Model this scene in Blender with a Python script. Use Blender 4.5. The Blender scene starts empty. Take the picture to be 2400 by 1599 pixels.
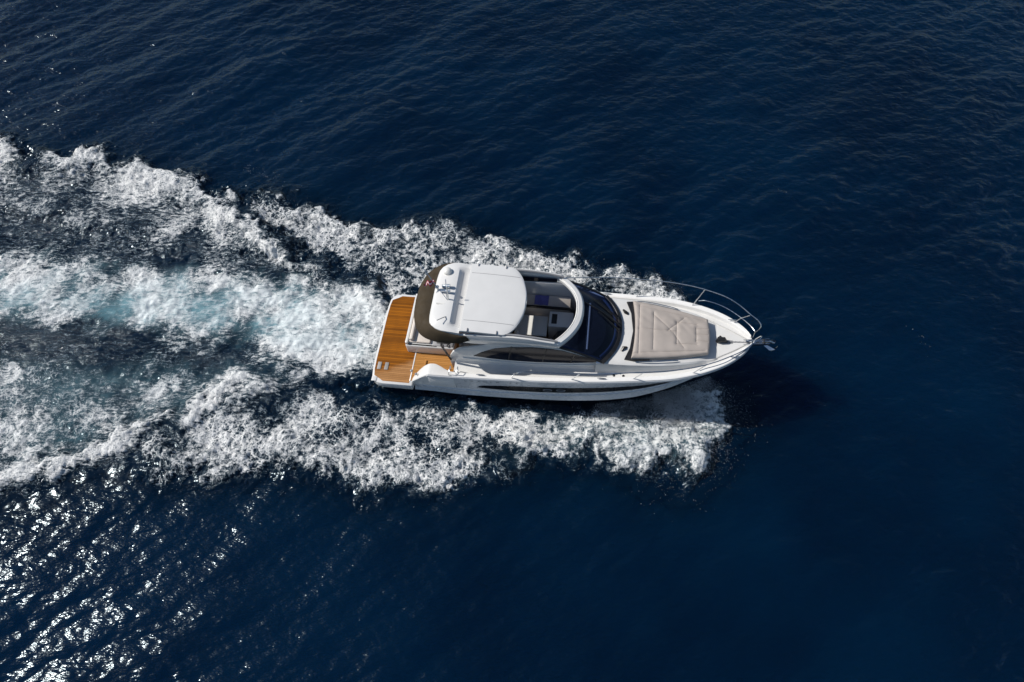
import bpy, bmesh, math
import numpy as np
from mathutils import Vector, Matrix

rng = np.random.default_rng(7)
C = bpy.context.scene.collection
SC = bpy.context.scene
PI = math.pi

# ------------------------------------------------------------------ camera, light, exposure
CAM_H, PITCH = 19.523, 0.514                      # metres above the sea, tilt away from straight down
cam_d = bpy.data.cameras.new('camera'); cam = bpy.data.objects.new('camera', cam_d); C.objects.link(cam)
cam_d.sensor_width = 36.0; cam_d.lens = 24.0; cam_d.clip_end = 20000; cam_d.clip_start = 0.5
cam.location = (0, 0, CAM_H); cam.rotation_euler = (PITCH, 0, 0)
SC.camera = cam

SUN_AZ, SUN_ZEN = math.radians(168), math.radians(50)
sdir = Vector((math.cos(SUN_AZ)*math.sin(SUN_ZEN), math.sin(SUN_AZ)*math.sin(SUN_ZEN), math.cos(SUN_ZEN)))
sun_d = bpy.data.lights.new('sun', 'SUN'); sun = bpy.data.objects.new('sun', sun_d); C.objects.link(sun)
sun_d.energy = 4.6; sun_d.angle = math.radians(0.53); sun_d.color = (1.0, 0.955, 0.89)
sun.rotation_euler = sdir.to_track_quat('Z', 'Y').to_euler()
wd = bpy.data.worlds.new('World'); SC.world = wd; wd.use_nodes = True
nt = wd.node_tree; nt.nodes.clear()
sk = nt.nodes.new('ShaderNodeTexSky'); sk.sky_type = 'NISHITA'; sk.sun_disc = False
sk.sun_elevation = PI/2 - SUN_ZEN; sk.sun_rotation = PI/2 - SUN_AZ; sk.dust_density = 0.25; sk.ozone_density = 2.5; sk.air_density = 1.1
bg = nt.nodes.new('ShaderNodeBackground'); bg.inputs[1].default_value = 0.075
wo = nt.nodes.new('ShaderNodeOutputWorld')
nt.links.new(sk.outputs[0], bg.inputs[0]); nt.links.new(bg.outputs[0], wo.inputs[0])
SC.view_settings.view_transform = 'Standard'; SC.view_settings.look = 'None'
SC.view_settings.exposure = 0.0; SC.view_settings.gamma = 1.0
SC.render.engine = 'CYCLES'
SC.cycles.use_denoising = True; SC.cycles.sample_clamp_indirect = 6.0
SC.cycles.max_bounces = 8; SC.cycles.transparent_max_bounces = 12
SC.cycles.caustics_reflective = False; SC.cycles.caustics_refractive = False

# ------------------------------------------------------------------ node helper
class N:
    def __init__(s, name):
        s.m = bpy.data.materials.new(name); s.m.use_nodes = True
        s.t = s.m.node_tree; s.t.nodes.clear()
        s.out = s.n('OutputMaterial')
    def n(s, typ, **kw):
        nd = s.t.nodes.new('ShaderNode'+typ)
        for k, v in kw.items(): setattr(nd, k, v)
        return nd
    def put(s, sock, v):
        if hasattr(v, 'is_output'): s.t.links.new(v, sock)
        elif v is not None:
            if isinstance(v, tuple) and len(v) == 3 and sock.type == 'RGBA': v = (*v, 1)
            sock.default_value = v
    def math(s, op, a, b=None, c=None, clamp=False):
        nd = s.n('Math', operation=op); nd.use_clamp = clamp
        s.put(nd.inputs[0], a); s.put(nd.inputs[1], b)
        if c is not None: s.put(nd.inputs[2], c)
        return nd.outputs[0]
    def vmath(s, op, a, b=None, scale=None):
        nd = s.n('VectorMath', operation=op); s.put(nd.inputs[0], a)
        if b is not None: s.put(nd.inputs[1], b)
        if scale is not None: s.put(nd.inputs['Scale'], scale)
        return nd.outputs[0]
    def noise(s, vec, scale, detail=2, rough=.5, dist=0, color=False):
        nd = s.n('TexNoise'); s.put(nd.inputs['Vector'], vec)
        for k, v in (('Scale', scale), ('Detail', detail), ('Roughness', rough), ('Distortion', dist)): s.put(nd.inputs[k], v)
        return nd.outputs['Color' if color else 'Fac']
    def voro(s, vec, scale, feature='DISTANCE_TO_EDGE'):
        nd = s.n('TexVoronoi', feature=feature); s.put(nd.inputs['Vector'], vec); s.put(nd.inputs['Scale'], scale)
        return nd.outputs['Distance']
    def ramp(s, v, a, b, lo=0., hi=1., smooth=True):
        nd = s.n('MapRange'); nd.interpolation_type = 'SMOOTHSTEP' if smooth else 'LINEAR'
        for i, x in enumerate((v, a, b, lo, hi)): s.put(nd.inputs[i], x)
        return nd.outputs[0]
    def mix(s, f, a, b):
        nd = s.n('Mix', data_type='RGBA'); s.put(nd.inputs[0], f); s.put(nd.inputs[6], a); s.put(nd.inputs[7], b)
        return nd.outputs[2]
    def fmix(s, f, a, b):
        nd = s.n('Mix', data_type='FLOAT'); s.put(nd.inputs[0], f); s.put(nd.inputs[2], a); s.put(nd.inputs[3], b)
        return nd.outputs[0]
    def attr(s, name): return s.n('Attribute', attribute_name=name).outputs['Fac']
    def pos(s): return s.n('NewGeometry').outputs['Position']
    def obj(s): return s.n('TexCoord').outputs['Object']
    def bump(s, h, dist=.01, strength=1., normal=None):
        nd = s.n('Bump'); s.put(nd.inputs['Height'], h); nd.inputs['Distance'].default_value = dist
        nd.inputs['Strength'].default_value = strength
        if normal is not None: s.put(nd.inputs['Normal'], normal)
        return nd.outputs[0]
    def bsdf(s, col, rough=.4, metal=0., spec=.5, normal=None, coat=0., ior=1.5):
        nd = s.n('BsdfPrincipled')
        s.put(nd.inputs['Base Color'], col); s.put(nd.inputs['Roughness'], rough); s.put(nd.inputs['Metallic'], metal)
        s.put(nd.inputs['Specular IOR Level'], spec); nd.inputs['IOR'].default_value = ior
        nd.inputs['Coat Weight'].default_value = coat
        if normal is not None: s.put(nd.inputs['Normal'], normal)
        return nd.outputs[0]
    def tint(s, sh, col): sh.node.inputs['Specular Tint'].default_value = (*col, 1); return sh
    def done(s, sh): s.put(s.out.inputs[0], sh); return s.m

def simple(name, col, rough=.4, metal=0., coat=0., var=.06, bump=0., bscale=60., spec=.5):
    k = N(name); p = k.obj()
    n1 = k.noise(p, 3.0, 4)
    f = k.ramp(n1, .3, .7)
    c = k.mix(f, tuple(x*(1-var) for x in col), tuple(min(1, x*(1+var)) for x in col))
    nm = None
    if bump: nm = k.bump(k.noise(p, bscale, 3), bump, .6)
    r = k.ramp(k.noise(p, 7.0, 3), .25, .75, max(.02, rough*.75), min(1, rough*1.25))
    return k.done(k.bsdf(c, r, metal, spec, normal=nm, coat=coat))

M = {}
M['gelcoat'] = simple('gelcoat', (.70, .695, .68), .22, coat=.3, var=.02)
M['hull_white'] = simple('hull_gelcoat', (.66, .67, .69), .3, coat=.1, var=.03)
M['bulwark'] = simple('bulwark_gelcoat', (.79, .78, .76), .25, var=.02)
M['nonskid'] = simple('nonskid_deck', (.63, .625, .61), .65, var=.03, bump=.004, bscale=90)
M['grey_plastic'] = simple('grey_plastic', (.25, .25, .26), .4)
M['hatch_grey'] = simple('hatch_grey', (.34, .32, .30), .6, var=.2)
M['black'] = simple('black_rubber', (.012, .012, .013), .45)
M['dark_panel'] = simple('dark_panel', (.02, .021, .025), .3)
M['canvas'] = simple('brown_canvas', (.052, .040, .026), .85, spec=.15, var=.12, bump=.004, bscale=120)
M['cushion'] = simple('cream_cushion', (.70, .63, .56), .8, var=.05, bump=.005, bscale=50)
M['white_laminate'] = simple('white_laminate', (.74, .73, .69), .4, var=.02)
M['wood_floor'] = simple('dark_wood', (.10, .045, .018), .4, var=.3)
M['red_cloth'] = simple('red_cloth', (.30, .018, .045), .8, var=.2)
M['white_cloth'] = simple('white_cloth', (.75, .7, .7), .8)
M['blue_cloth'] = simple('blue_cloth', (.15, .15, .44), .8, var=.15)
M['hull_glass'] = simple('hull_glass', (.008, .009, .012), .3)
for n_ in M['hull_glass'].node_tree.nodes:
    if n_.type == 'BSDF_PRINCIPLED': n_.inputs['Specular IOR Level'].default_value = .12
M['letter'] = simple('grey_lettering', (.16, .17, .19), .4)
k = N('stainless'); M['steel'] = k.done(k.bsdf((.62, .64, .66), k.ramp(k.noise(k.obj(), 20), .2, .8, .12, .28), 1.0))

def teak(name, wet=True):
    k = N(name); p = k.obj()
    sx = k.n('SeparateXYZ'); k.put(sx.inputs[0], p)
    y = sx.outputs[1]; x = sx.outputs[0]
    pl = k.math('MULTIPLY', y, 1/.062)
    fr = k.math('FRACT', pl); idx = k.math('FLOOR', pl)
    gap = k.math('LESS_THAN', fr, .09)
    wn = k.n('TexWhiteNoise', noise_dimensions='1D'); k.put(wn.inputs['W'], idx)
    st = k.n('Mapping'); k.put(st.inputs[0], p); st.inputs['Scale'].default_value = (3, 60, 3)
    g = k.noise(st.outputs[0], 1.5, 5, .6)
    v = k.math('ADD', k.math('MULTIPLY', wn.outputs[0], .62), k.math('ADD', k.math('MULTIPLY', g, .3), k.math('MULTIPLY', k.ramp(k.noise(p, 1.7, 4), .3, .7), .3)))
    dry = k.mix(v, (.29, .135, .045), (.49, .25, .10))
    if wet:                                                      # the soaked port side of the platform, edge wandering with the splashes
        we = k.math('ADD', k.math('ADD', y, k.math('MULTIPLY', x, -.42)), k.math('MULTIPLY', k.noise(p, 1.6, 3), .7))
        f = k.ramp(we, -1.12, -.82)
        wetc = k.mix(v, (.095, .029, .001), (.34, .112, .005))
        c = k.mix(f, dry, wetc); r = k.fmix(f, .65, .5)
    else:
        c = k.mix(v, (.36, .16, .035), (.50, .24, .07)); r = .55
    c = k.mix(gap, c, (.05, .03, .015))
    return k.done(k.bsdf(c, r, spec=.12, normal=k.bump(g, .002)))
M['teak'] = teak('teak_wet'); M['teak_dry'] = teak('teak_dry', False)

def glass(name, tint, dark=.75, spec=.3):
    k = N(name)
    tr = k.n('BsdfTransparent'); tr.inputs[0].default_value = (*tint, 1)
    di = k.bsdf((.006, .009, .02), .06, spec=spec)
    mx = k.n('MixShader'); mx.inputs[0].default_value = dark
    k.t.links.new(tr.outputs[0], mx.inputs[1]); k.t.links.new(di, mx.inputs[2])
    return k.done(mx.outputs[0])
M['glass'] = glass('tinted_glass', (.20, .30, .62), .62)
M['side_glass'] = glass('dark_side_glass', (.25, .3, .35), .965, .12)

# ------------------------------------------------------------------ mesh helpers
def finish(name, me, mat, parent=None, smooth=35, bev=0., seg=2):
    if smooth is not None:
        me.polygons.foreach_set('use_smooth', [True]*len(me.polygons))
    if bev > 0:
        bm = bmesh.new(); bm.from_mesh(me)
        bmesh.ops.remove_doubles(bm, verts=bm.verts, dist=1e-5)
        es = [e for e in bm.edges if len(e.link_faces) == 2 and e.calc_face_angle(0) > .6]
        bmesh.ops.bevel(bm, geom=es, offset=bev, segments=seg, profile=.5, affect='EDGES', clamp_overlap=True)
        for f in bm.faces: f.smooth = True
        bm.to_mesh(me); bm.free()
    if smooth is not None: me.set_sharp_from_angle(angle=math.radians(smooth))
    if mat: me.materials.append(mat)
    o = bpy.data.objects.new(name, me); C.objects.link(o)
    if parent: o.parent = parent
    return o
def raw(vs, fs, recalc=True):
    me = bpy.data.meshes.new('m'); me.from_pydata([tuple(map(float, v)) for v in vs], [], fs)
    if recalc:
        bm = bmesh.new(); bm.from_mesh(me); bmesh.ops.recalc_face_normals(bm, faces=bm.faces); bm.to_mesh(me); bm.free()
    return me
def mesh(name, vs, fs, mat, parent=None, **kw): return finish(name, raw(vs, fs), mat, parent, **kw)
class MB:
    def __init__(s): s.v = []; s.f = []
    def add(s, vs, fs):
        b = len(s.v); s.v += [tuple(v) for v in vs]; s.f += [tuple(i+b for i in f) for f in fs]; return s
    def box(s, x0, x1, y0, y1, z0, z1):
        return s.add([(x0,y0,z0),(x1,y0,z0),(x1,y1,z0),(x0,y1,z0),(x0,y0,z1),(x1,y0,z1),(x1,y1,z1),(x0,y1,z1)],
              [(0,3,2,1),(4,5,6,7),(0,1,5,4),(1,2,6,5),(2,3,7,6),(3,0,4,7)])
    def tube(s, path, r, n=8, closed=False, cap=True):
        P = [Vector(p) for p in path]; R = r if hasattr(r, '__len__') else [r]*len(P)
        vs = []; ref = None
        for i, p in enumerate(P):
            a = P[i-1] if (i or closed) else P[0]; b = P[(i+1) % len(P)] if (i < len(P)-1 or closed) else P[-1]
            t = (b-a).normalized()
            if ref is None: ref = t.orthogonal().normalized()
            ref = (ref - t*ref.dot(t)).normalized(); bi = t.cross(ref)
            for j in range(n):
                a_ = 2*PI*j/n; vs.append(p + (ref*math.cos(a_)+bi*math.sin(a_))*R[i])
        fs = []
        m = len(P)
        for i in range(m if closed else m-1):
            i2 = (i+1) % m
            for j in range(n): fs.append((i*n+j, i*n+(j+1) % n, i2*n+(j+1) % n, i2*n+j))
        if cap and not closed: fs += [tuple(range(n)), tuple((m-1)*n+j for j in range(n))]
        return s.add(vs, fs)
    def prism(s, pts, z0, z1):                                  # outline in x, y
        n = len(pts); vs = [(x, y, z0) for x, y in pts]+[(x, y, z1) for x, y in pts]
        return s.add(vs, [tuple(range(n)), tuple(range(n, 2*n))]+[(i, (i+1) % n, n+(i+1) % n, n+i) for i in range(n)])
    def slab(s, pts, y0, y1):                                   # outline in x, z, thickness in y
        n = len(pts); vs = [(x, y0, z) for x, z in pts]+[(x, y1, z) for x, z in pts]
        return s.add(vs, [tuple(range(n)), tuple(range(n, 2*n))]+[(i, (i+1) % n, n+(i+1) % n, n+i) for i in range(n)])
    def loft(s, secs, closed=False, cap=False):
        n = len(secs[0]); vs = [p for q in secs for p in q]; fs = []
        for i in range(len(secs)-1):
            for j in range(n if closed else n-1):
                fs.append((i*n+j, i*n+(j+1) % n, (i+1)*n+(j+1) % n, (i+1)*n+j))
        if cap: fs += [tuple(range(n)), tuple((len(secs)-1)*n+j for j in range(n))]
        return s.add(vs, fs)
    def lathe(s, prof, c, n=14):
        secs = [[(c[0]+r*math.cos(2*PI*j/n), c[1]+r*math.sin(2*PI*j/n), c[2]+z) for j in range(n)] for r, z in prof]
        return s.loft(secs, closed=True, cap=True)
    def build(s, name, mat, parent=None, **kw): return mesh(name, s.v, s.f, mat, parent, **kw)

def spl(xs, ys):                                                # smooth monotone-ish cubic through points
    xs = np.array(xs, float); ys = np.array(ys, float); d = np.diff(ys)/np.diff(xs); m = np.zeros(len(xs))
    m[1:-1] = np.where(d[:-1]*d[1:] > 0, 2*d[:-1]*d[1:]/(d[:-1]+d[1:]+1e-12), 0); m[0] = d[0]; m[-1] = d[-1]
    def f(x):
        x = np.clip(x, xs[0], xs[-1]); i = np.clip(np.searchsorted(xs, x, 'right')-1, 0, len(xs)-2)
        h = xs[i+1]-xs[i]; t = (x-xs[i])/h
        return (2*t**3-3*t**2+1)*ys[i]+(t**3-2*t**2+t)*h*m[i]+(-2*t**3+3*t**2)*ys[i+1]+(t**3-t**2)*h*m[i+1]
    return f
def path(pts, n=24):
    P = np.array(pts, float); s = np.r_[0, np.cumsum(np.linalg.norm(np.diff(P, axis=0), axis=1))]
    fs = [spl(s, P[:, i]) for i in range(P.shape[1])]; t = np.linspace(0, s[-1], n)
    return [tuple(float(f(u)) for f in fs) for u in t]
def mir(p): return [(x, -y, z) for x, y, z in p]
def tag(o, label=None, cat=None, group=None, kind=None):
    if label: o['label'] = label
    if cat: o['category'] = cat
    if group: o['group'] = group
    if kind: o['kind'] = kind
    return o

# ------------------------------------------------------------------ the sea (one sheet, fine in the middle, reaching the horizon)
DX = 0.04; NT = 1600; LT = DX*NT
kx = np.fft.fftfreq(NT, DX)*2*PI
KX, KY = np.meshgrid(kx, kx, indexing='ij'); KK = np.hypot(KX, KY); KK[0, 0] = 1e-6; TH = np.arctan2(KY, KX)
def gauss(spec):                                                # random field with the given amplitude spectrum
    w = np.fft.fft2(rng.standard_normal((NT, NT)).astype(np.float32))
    f = np.fft.ifft2(w*spec).real; return f/f.std()
def gauss2(spec, r2=np.random.default_rng(21)):
    f = np.fft.ifft2(np.fft.fft2(r2.standard_normal((NT, NT)))*spec).real; return f/f.std()
def band(lmin, lmax, p=1.0):
    return np.where((KK > 2*PI/lmax) & (KK < 2*PI/lmin), KK**-p, 0)
def lobe(deg, pw): return np.abs(np.cos(TH-math.radians(deg)))**pw
def waves(lpeak, lmin, deg, pw, q=2.0):
    kp = 2*PI/lpeak
    return KK**-q*np.exp(-.6*(kp/KK)**2)*np.exp(-(KK*lmin/(2*PI))**2)*lobe(deg, pw)
sp = 1.0*waves(1.9, .16, 120, 4) + .5*waves(1.3, .16, 52, 5)
w_ = np.fft.fft2(rng.standard_normal((NT, NT)))
def slope_norm(H): return math.sqrt(float(np.mean(np.fft.ifft2(1j*KX*H).real**2+np.fft.ifft2(1j*KY*H).real**2)))
H1 = w_*sp; H1 *= 0.153/slope_norm(H1)
H2 = np.fft.fft2(rng.standard_normal((NT, NT)))*waves(6.5, 1.6, 138, 6); H2 *= .06/slope_norm(H2)
Hh = H1+H2
hz = np.fft.ifft2(Hh).real
hxd = np.fft.ifft2(-1j*KX/KK*Hh).real*.75; hyd = np.fft.ifft2(-1j*KY/KK*Hh).real*.75
# axis coordinates: uniform over the framed water, growing outwards
X0, X1, Y0, Y1 = -30.0, 29.0, -4.0, 34.0
def axis(a, b, dlim):
    c = np.arange(round(a/DX), round(b/DX)+1)*DX
    g = [DX]; 
    while sum(g) < dlim: g.append(g[-1]*1.16)
    o_ = np.cumsum(g); return np.r_[c[0]-o_[::-1], c, c[-1]+o_], len(g)
AX, mx_ = axis(X0, X1, 6000); AY, my_ = axis(Y0, Y1, 6000)
gxs, gys = np.meshgrid(AX, AY, indexing='ij')
ix = np.mod(np.round(AX/DX).astype(np.int64), NT); iy = np.mod(np.round(AY/DX).astype(np.int64), NT)
fad = lambda A, m, n_: np.minimum(1, 1.3/np.maximum(np.gradient(A)/DX, 1.3))
amp = fad(AX, 0, 0)[:, None]*fad(AY, 0, 0)[None, :]
T = np.ix_(ix, iy)
amp = amp*np.clip(1+.28*gauss2(band(6, 25, 1.8))[T], .68, 1.5)  # wind patches
wz = hz[T]*amp; wx = hxd[T]*amp; wy = hyd[T]*amp

# --- wake: coarse masks drawn in metres on the water, then warped by noise
cd = .12; cxs = np.arange(-32, 12, cd); cys = np.arange(2, 25, cd); CX, CY = np.meshgrid(cxs, cys, indexing='ij')
def inside(P):
    r = np.zeros(CX.shape, bool); P = np.array(P); n_ = len(P)
    for i in range(n_):
        (xa, ya), (xb, yb) = P[i], P[(i+1) % n_]
        if ya == yb: continue
        c = ((ya > CY) != (yb > CY)) & (CX < (xb-xa)*(CY-ya)/(yb-ya)+xa); r ^= c
    return r
def pdist(P, closed=False):
    d = np.full(CX.shape, 1e9); Q = list(P)+([P[0]] if closed else [])
    for a, b_ in zip(Q[:-1], Q[1:]):
        ax, ay = a; bx, by = b_; dx, dy = bx-ax, by-ay
        t = np.clip(((CX-ax)*dx+(CY-ay)*dy)/(dx*dx+dy*dy+1e-9), 0, 1); d = np.minimum(d, np.hypot(CX-ax-t*dx, CY-ay-t*dy))
    return d
def sd(P): d = pdist(P, True); return np.where(inside(P), d, -d)
def ss_(a, b_, x): t = np.clip((x-a)/(b_-a), 0, 1); return t*t*(3-2*t)
port_old = [(-29,23),(-26.1,22.0),(-20.2,20.2),(-19.0,19.7),(-17.7,19.1),(-16.2,19.6),(-14.2,18.7),(-12.7,18.3),(-10.9,17.3),(-9.8,16.4),(-8.6,15.2),(-6.5,13.8),(-4.6,12.6),(-4.9,12.2),(-7.4,13.6),(-9.6,14.5),(-11.8,15.2),(-14.5,15.2),(-17.1,16.0),(-18.8,16.4),(-23.8,17.0),(-30,17)]
port_new = [(-9.7,16.9),(-8.8,17.3),(-7.6,16.8),(-6.3,16.4),(-5.3,15.9),(-3.9,15.8),(-2.3,16.1),(-1.2,15.4),(0,14.9),(1.5,14.5),(2.5,14.1),(3.9,13.8),(5.3,13.3),(6.4,12.4),(4.3,12.1),(1.5,12.4),(-2.9,12.7),(-4.4,12.9),(-5.3,13.8),(-6.6,14.5),(-7.9,14.9),(-9.3,16.0)]
wash = [(-4.0,12.6),(-5.3,13.1),(-6.2,13.4),(-7.4,13.7),(-9.6,14.0),(-11.4,14.4),(-13.5,14.1),(-15.9,14.7),(-18.2,14.8),(-23.0,15.2),(-31,15.6),(-31,10.6),(-21.1,11.2),(-17.0,11.6),(-15.3,11.6),(-13.4,11.2),(-11.5,11.0),(-10.5,10.8),(-8.9,10.6),(-6.8,9.9),(-3.9,9.8)]
web_sl = [(-6.8,9.7),(-8.8,10.2),(-11.3,10.1),(-13.8,10.2),(-16.5,10.2),(-20.7,10.2),(-31,10.2),(-31,2.5),(-18.5,5.6),(-15.2,6.5),(-13.4,6.9),(-11.5,7.9),(-9.8,8.7),(-7.9,9.4)]
ridge = [(-6.2,9.75),(-7.9,9.5),(-9.7,8.65),(-11.4,7.75),(-13.2,6.85),(-15.1,6.4),(-18.4,5.2),(-24,3.2)]
stbd = [(6.7,9.0),(6.8,8.0),(6.2,7.2),(5.3,6.4),(3.8,6.6),(2.6,7.1),(1.8,6.8),(.6,6.8),(-.3,6.4),(-1.5,6.3),(-2.5,6.1),(-4.4,6.0),(-5.3,6.4),(-6.4,6.5),(-7.4,6.8),(-8.0,6.3),(-8.8,6.5),(-9.8,6.3),(-10.4,6.3),(-10.9,6.7),(-11.0,7.5),(-9.5,8.4),(-7.6,9.2),(-5.9,9.2),(-4.0,8.95),(-2.7,8.8),(-.3,8.55),(1.3,8.6),(4.0,8.9),(5.7,9.3),(6.6,9.5)]
spray = [(5.7,9.3),(6.8,9.2),(6.9,8.2),(6.4,7.2),(5.5,6.2),(4.3,6.3),(3.4,6.9),(2.8,8.0),(3.4,8.8)]
s_po, s_pn, s_wa, s_wl, s_sb, s_sp = [sd(p) for p in (port_old, port_new, wash, web_sl, stbd, spray)]
d_rg = pdist(ridge)
edge_o = pdist(port_old[:11]); edge_n = pdist(port_new[:14]); edge_s = pdist(stbd[2:19])
lip_old = pdist(port_old[8:13])
f_po = ss_(-.12, .3, s_po)*(.56+.48*np.exp(-(edge_o/1.1)**2)+.30*np.exp(-(lip_old/.6)**2))
f_pn = ss_(-.25, .4, s_pn)*(.84+.30*np.exp(-(edge_n/.8)**2)*ss_(-3, 4, CX)+.08)
far = ss_(-8, -20, CX)
f_wa = ss_(-.35, .6, s_wa)*(.86-.12*far+.17*ss_(-9, -5, CX))
f_wl = ss_(-.4, .6, s_wl)*(.44+.18*ss_(-9, -17, CX)+.16*np.exp(-(d_rg/1.4)**2))
f_rg = np.exp(-(d_rg/.5)**2)*1.08*ss_(-6.0, -7.4, CX)
f_sb = ss_(-.30, .42, s_sb)*(.88+.22*np.exp(-(edge_s/.7)**2)+.30*ss_(-3.5, 2.5, CX)*np.exp(-((CY-8.1)/.75)**2))
f_sp = ss_(-.8, 1.3, s_sp)*.74
gapm = ss_(-.2, .5, pdist([(-4.4,9.65),(-5.6,9.35),(-3,9.2),(-1,8.95)])) # calm slick beside the after hull
Dc = np.max([f_po, f_pn, f_wa, f_wl*ss_(-.1, .5, -s_wa+.2), f_rg, f_sb*(.35+.65*gapm), f_sp], axis=0)
trough = ss_(-.1, .8, sd([(-19,17.2),(-14,15.5),(-9.5,14.6),(-8,14.2),(-7.6,13.9),(-10,14.0),(-14,14.4),(-22,15.2)]))
Dc *= 1-.20*trough
for hx_, hy_, r_, a_ in ((-10.3,12.1,.55,.45),(-10.2,12.8,.45,.6),(-9.9,12.45,.4,.55),(-13.5,12.6,.9,.3),(-8,11.7,.8,.25)):
    Dc *= 1-a_*np.exp(-((CX-hx_)**2/1.8+(CY-hy_)**2)/r_**2)
Dc = np.maximum(Dc, (.30+.14*ss_(12, 14, CY))*ss_(-.3, .5, sd([(-31,23.5),(-20,19.5),(-11,17),(-5,13.5),(-4,12.5),(-4,10),(-7,9.3),(-11,8),(-15,6.5),(-31,3)])))
Ac = np.clip(ss_(-.1, 1.5, s_wa)*.9*(1-.15*far) + .25*ss_(-.2, .8, s_sb)*ss_(-1, 3, CX) + .22*ss_(-.5, .8, s_wl), 0, 1)
Sc = np.clip(.8*(np.maximum(s_po, s_wl) < .1)*(np.maximum(s_sb, s_pn) < 0)*(s_wa < .3) + .9*ss_(-.3, 1.2, s_po)+.85*ss_(-.2, .8, s_wa)+.9*np.exp(-(d_rg/.8)**2)+.8*ss_(-.2, .8, s_wl)*ss_(-2.5, .5, -np.abs(CY-9.5)), 0, 1)
Hc = .26*np.exp(-((edge_o-.45)/.6)**2)*ss_(-.4, .3, s_po)+.20*np.exp(-((edge_n-.4)/.5)**2)*ss_(-.3, .3, s_pn)+.22*np.exp(-(d_rg/.45)**2)*ss_(-6, -9, CX)
Hc += .20*np.exp(-((edge_s-.5)/.5)**2)*ss_(-.3, .3, s_sb)+.22*np.exp(-(lip_old/.45)**2)+.22*ss_(-.3, 1.2, s_sp)-.12*trough
Hc -= .10*(1-gapm)
def samp(A, x, y):
    u = np.clip((x-cxs[0])/cd, 0, len(cxs)-1.001); v = np.clip((y-cys[0])/cd, 0, len(cys)-1.001)
    i = u.astype(int); j = v.astype(int); a = u-i; b_ = v-j
    r = A[i, j]*(1-a)*(1-b_)+A[i+1, j]*a*(1-b_)+A[i, j+1]*(1-a)*b_+A[i+1, j+1]*a*b_
    return r*((x > cxs[0]) & (x < cxs[-1]) & (y > cys[0]) & (y < cys[-1]))
def clumps(l0, l1, p=1.6): return gauss(band(l0, l1, p))[T]
wa, wb = clumps(.35, 2.6), clumps(.35, 2.6); wc, we = clumps(.1, .55, 1.0), clumps(.1, .55, 1.0)
px_ = gxs+.16*wa+.05*wc; py_ = gys+.16*wb+.05*we
foam = samp(Dc, px_, py_); aer = samp(Ac, px_, py_); strk = samp(Sc, px_, py_); hk = samp(Hc, px_, py_)
foam = foam*(1+(.16+.10*aer)*clumps(.5, 3.5)+.12*clumps(2.0, 7.0)) + .05*foam*clumps(.15, .6, .8)
foam = np.clip(foam, 0, 1)
aer = np.clip(aer*(1+.30*clumps(.6, 3.5)), 0, 1)
lump = clumps(.16, 1.1, 1.4)
wz = wz*(1-.35*np.clip(foam*1.5, 0, 1)) + hk + np.clip(foam*1.5, 0, 1)**2*.020*lump
VX = gxs+wx; VY = gys+wy
nI, nJ = gxs.shape
def gridmesh(name, X, Yy, Z, sel=None, mat=None, attrs=()):
    idx = np.arange(nI*nJ).reshape(nI, nJ)
    q = np.stack([idx[:-1, :-1], idx[1:, :-1], idx[1:, 1:], idx[:-1, 1:]], -1).reshape(-1, 4)
    if sel is not None: q = q[sel.reshape(-1)]
    used, inv = np.unique(q, return_inverse=True); q = inv.reshape(-1, 4)
    co = np.stack([X.reshape(-1)[used], Yy.reshape(-1)[used], Z.reshape(-1)[used]], -1).astype(np.float32)
    me = bpy.data.meshes.new(name); me.vertices.add(len(co)); me.vertices.foreach_set('co', co.ravel())
    nf = len(q); me.loops.add(nf*4); me.polygons.add(nf)
    me.loops.foreach_set('vertex_index', q.ravel().astype(np.int32))
    me.polygons.foreach_set('loop_start', np.arange(0, nf*4, 4, dtype=np.int32))
    me.polygons.foreach_set('use_smooth', np.ones(nf, bool))
    me.update(calc_edges=True)
    for n_, a in attrs:
        at = me.attributes.new(n_, 'FLOAT', 'POINT'); at.data.foreach_set('value', a.reshape(-1)[used].astype(np.float32))
    me.materials.append(mat); o_ = bpy.data.objects.new(name, me); C.objects.link(o_); return o_

NAVY = (.0012, .0085, .030)
def micro(k, p):                                               # capillary ripples below the size of the mesh
    mp = k.n('Mapping'); k.put(mp.inputs[0], p); mp.inputs['Rotation'].default_value = (0, 0, math.radians(-32)); mp.inputs['Scale'].default_value = (1, 2.2, 1)
    a = k.noise(mp.outputs[0], 3.0, 3, .55)
    mp2 = k.n('Mapping'); k.put(mp2.inputs[0], p); mp2.inputs['Rotation'].default_value = (0, 0, math.radians(38)); mp2.inputs['Scale'].default_value = (1, 2.0, 1)
    b_ = k.noise(mp2.outputs[0], 3.8, 2, .55)
    return k.math('ADD', k.math('MULTIPLY', a, .6), k.math('MULTIPLY', b_, .4))
k = N('sea_water'); p = k.pos()
col = k.mix(k.ramp(k.noise(p, .16, 3), .3, .7), (.0, .0058, .0190), (.0, .0094, .0285))
nm = k.bump(micro(k, p), .06, 1.0)
sb = k.bsdf(col, .18, spec=.52, normal=nm, ior=1.333).node; sb.subsurface_method = 'BURLEY'
sb.inputs['Subsurface Weight'].default_value = 1.0; sb.inputs['Subsurface Radius'].default_value = (.4, 1.0, 1.6); sb.inputs['Subsurface Scale'].default_value = 1.8
M['sea'] = k.done(k.tint(sb.outputs[0], (.74, .91, 1.0)))


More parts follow.
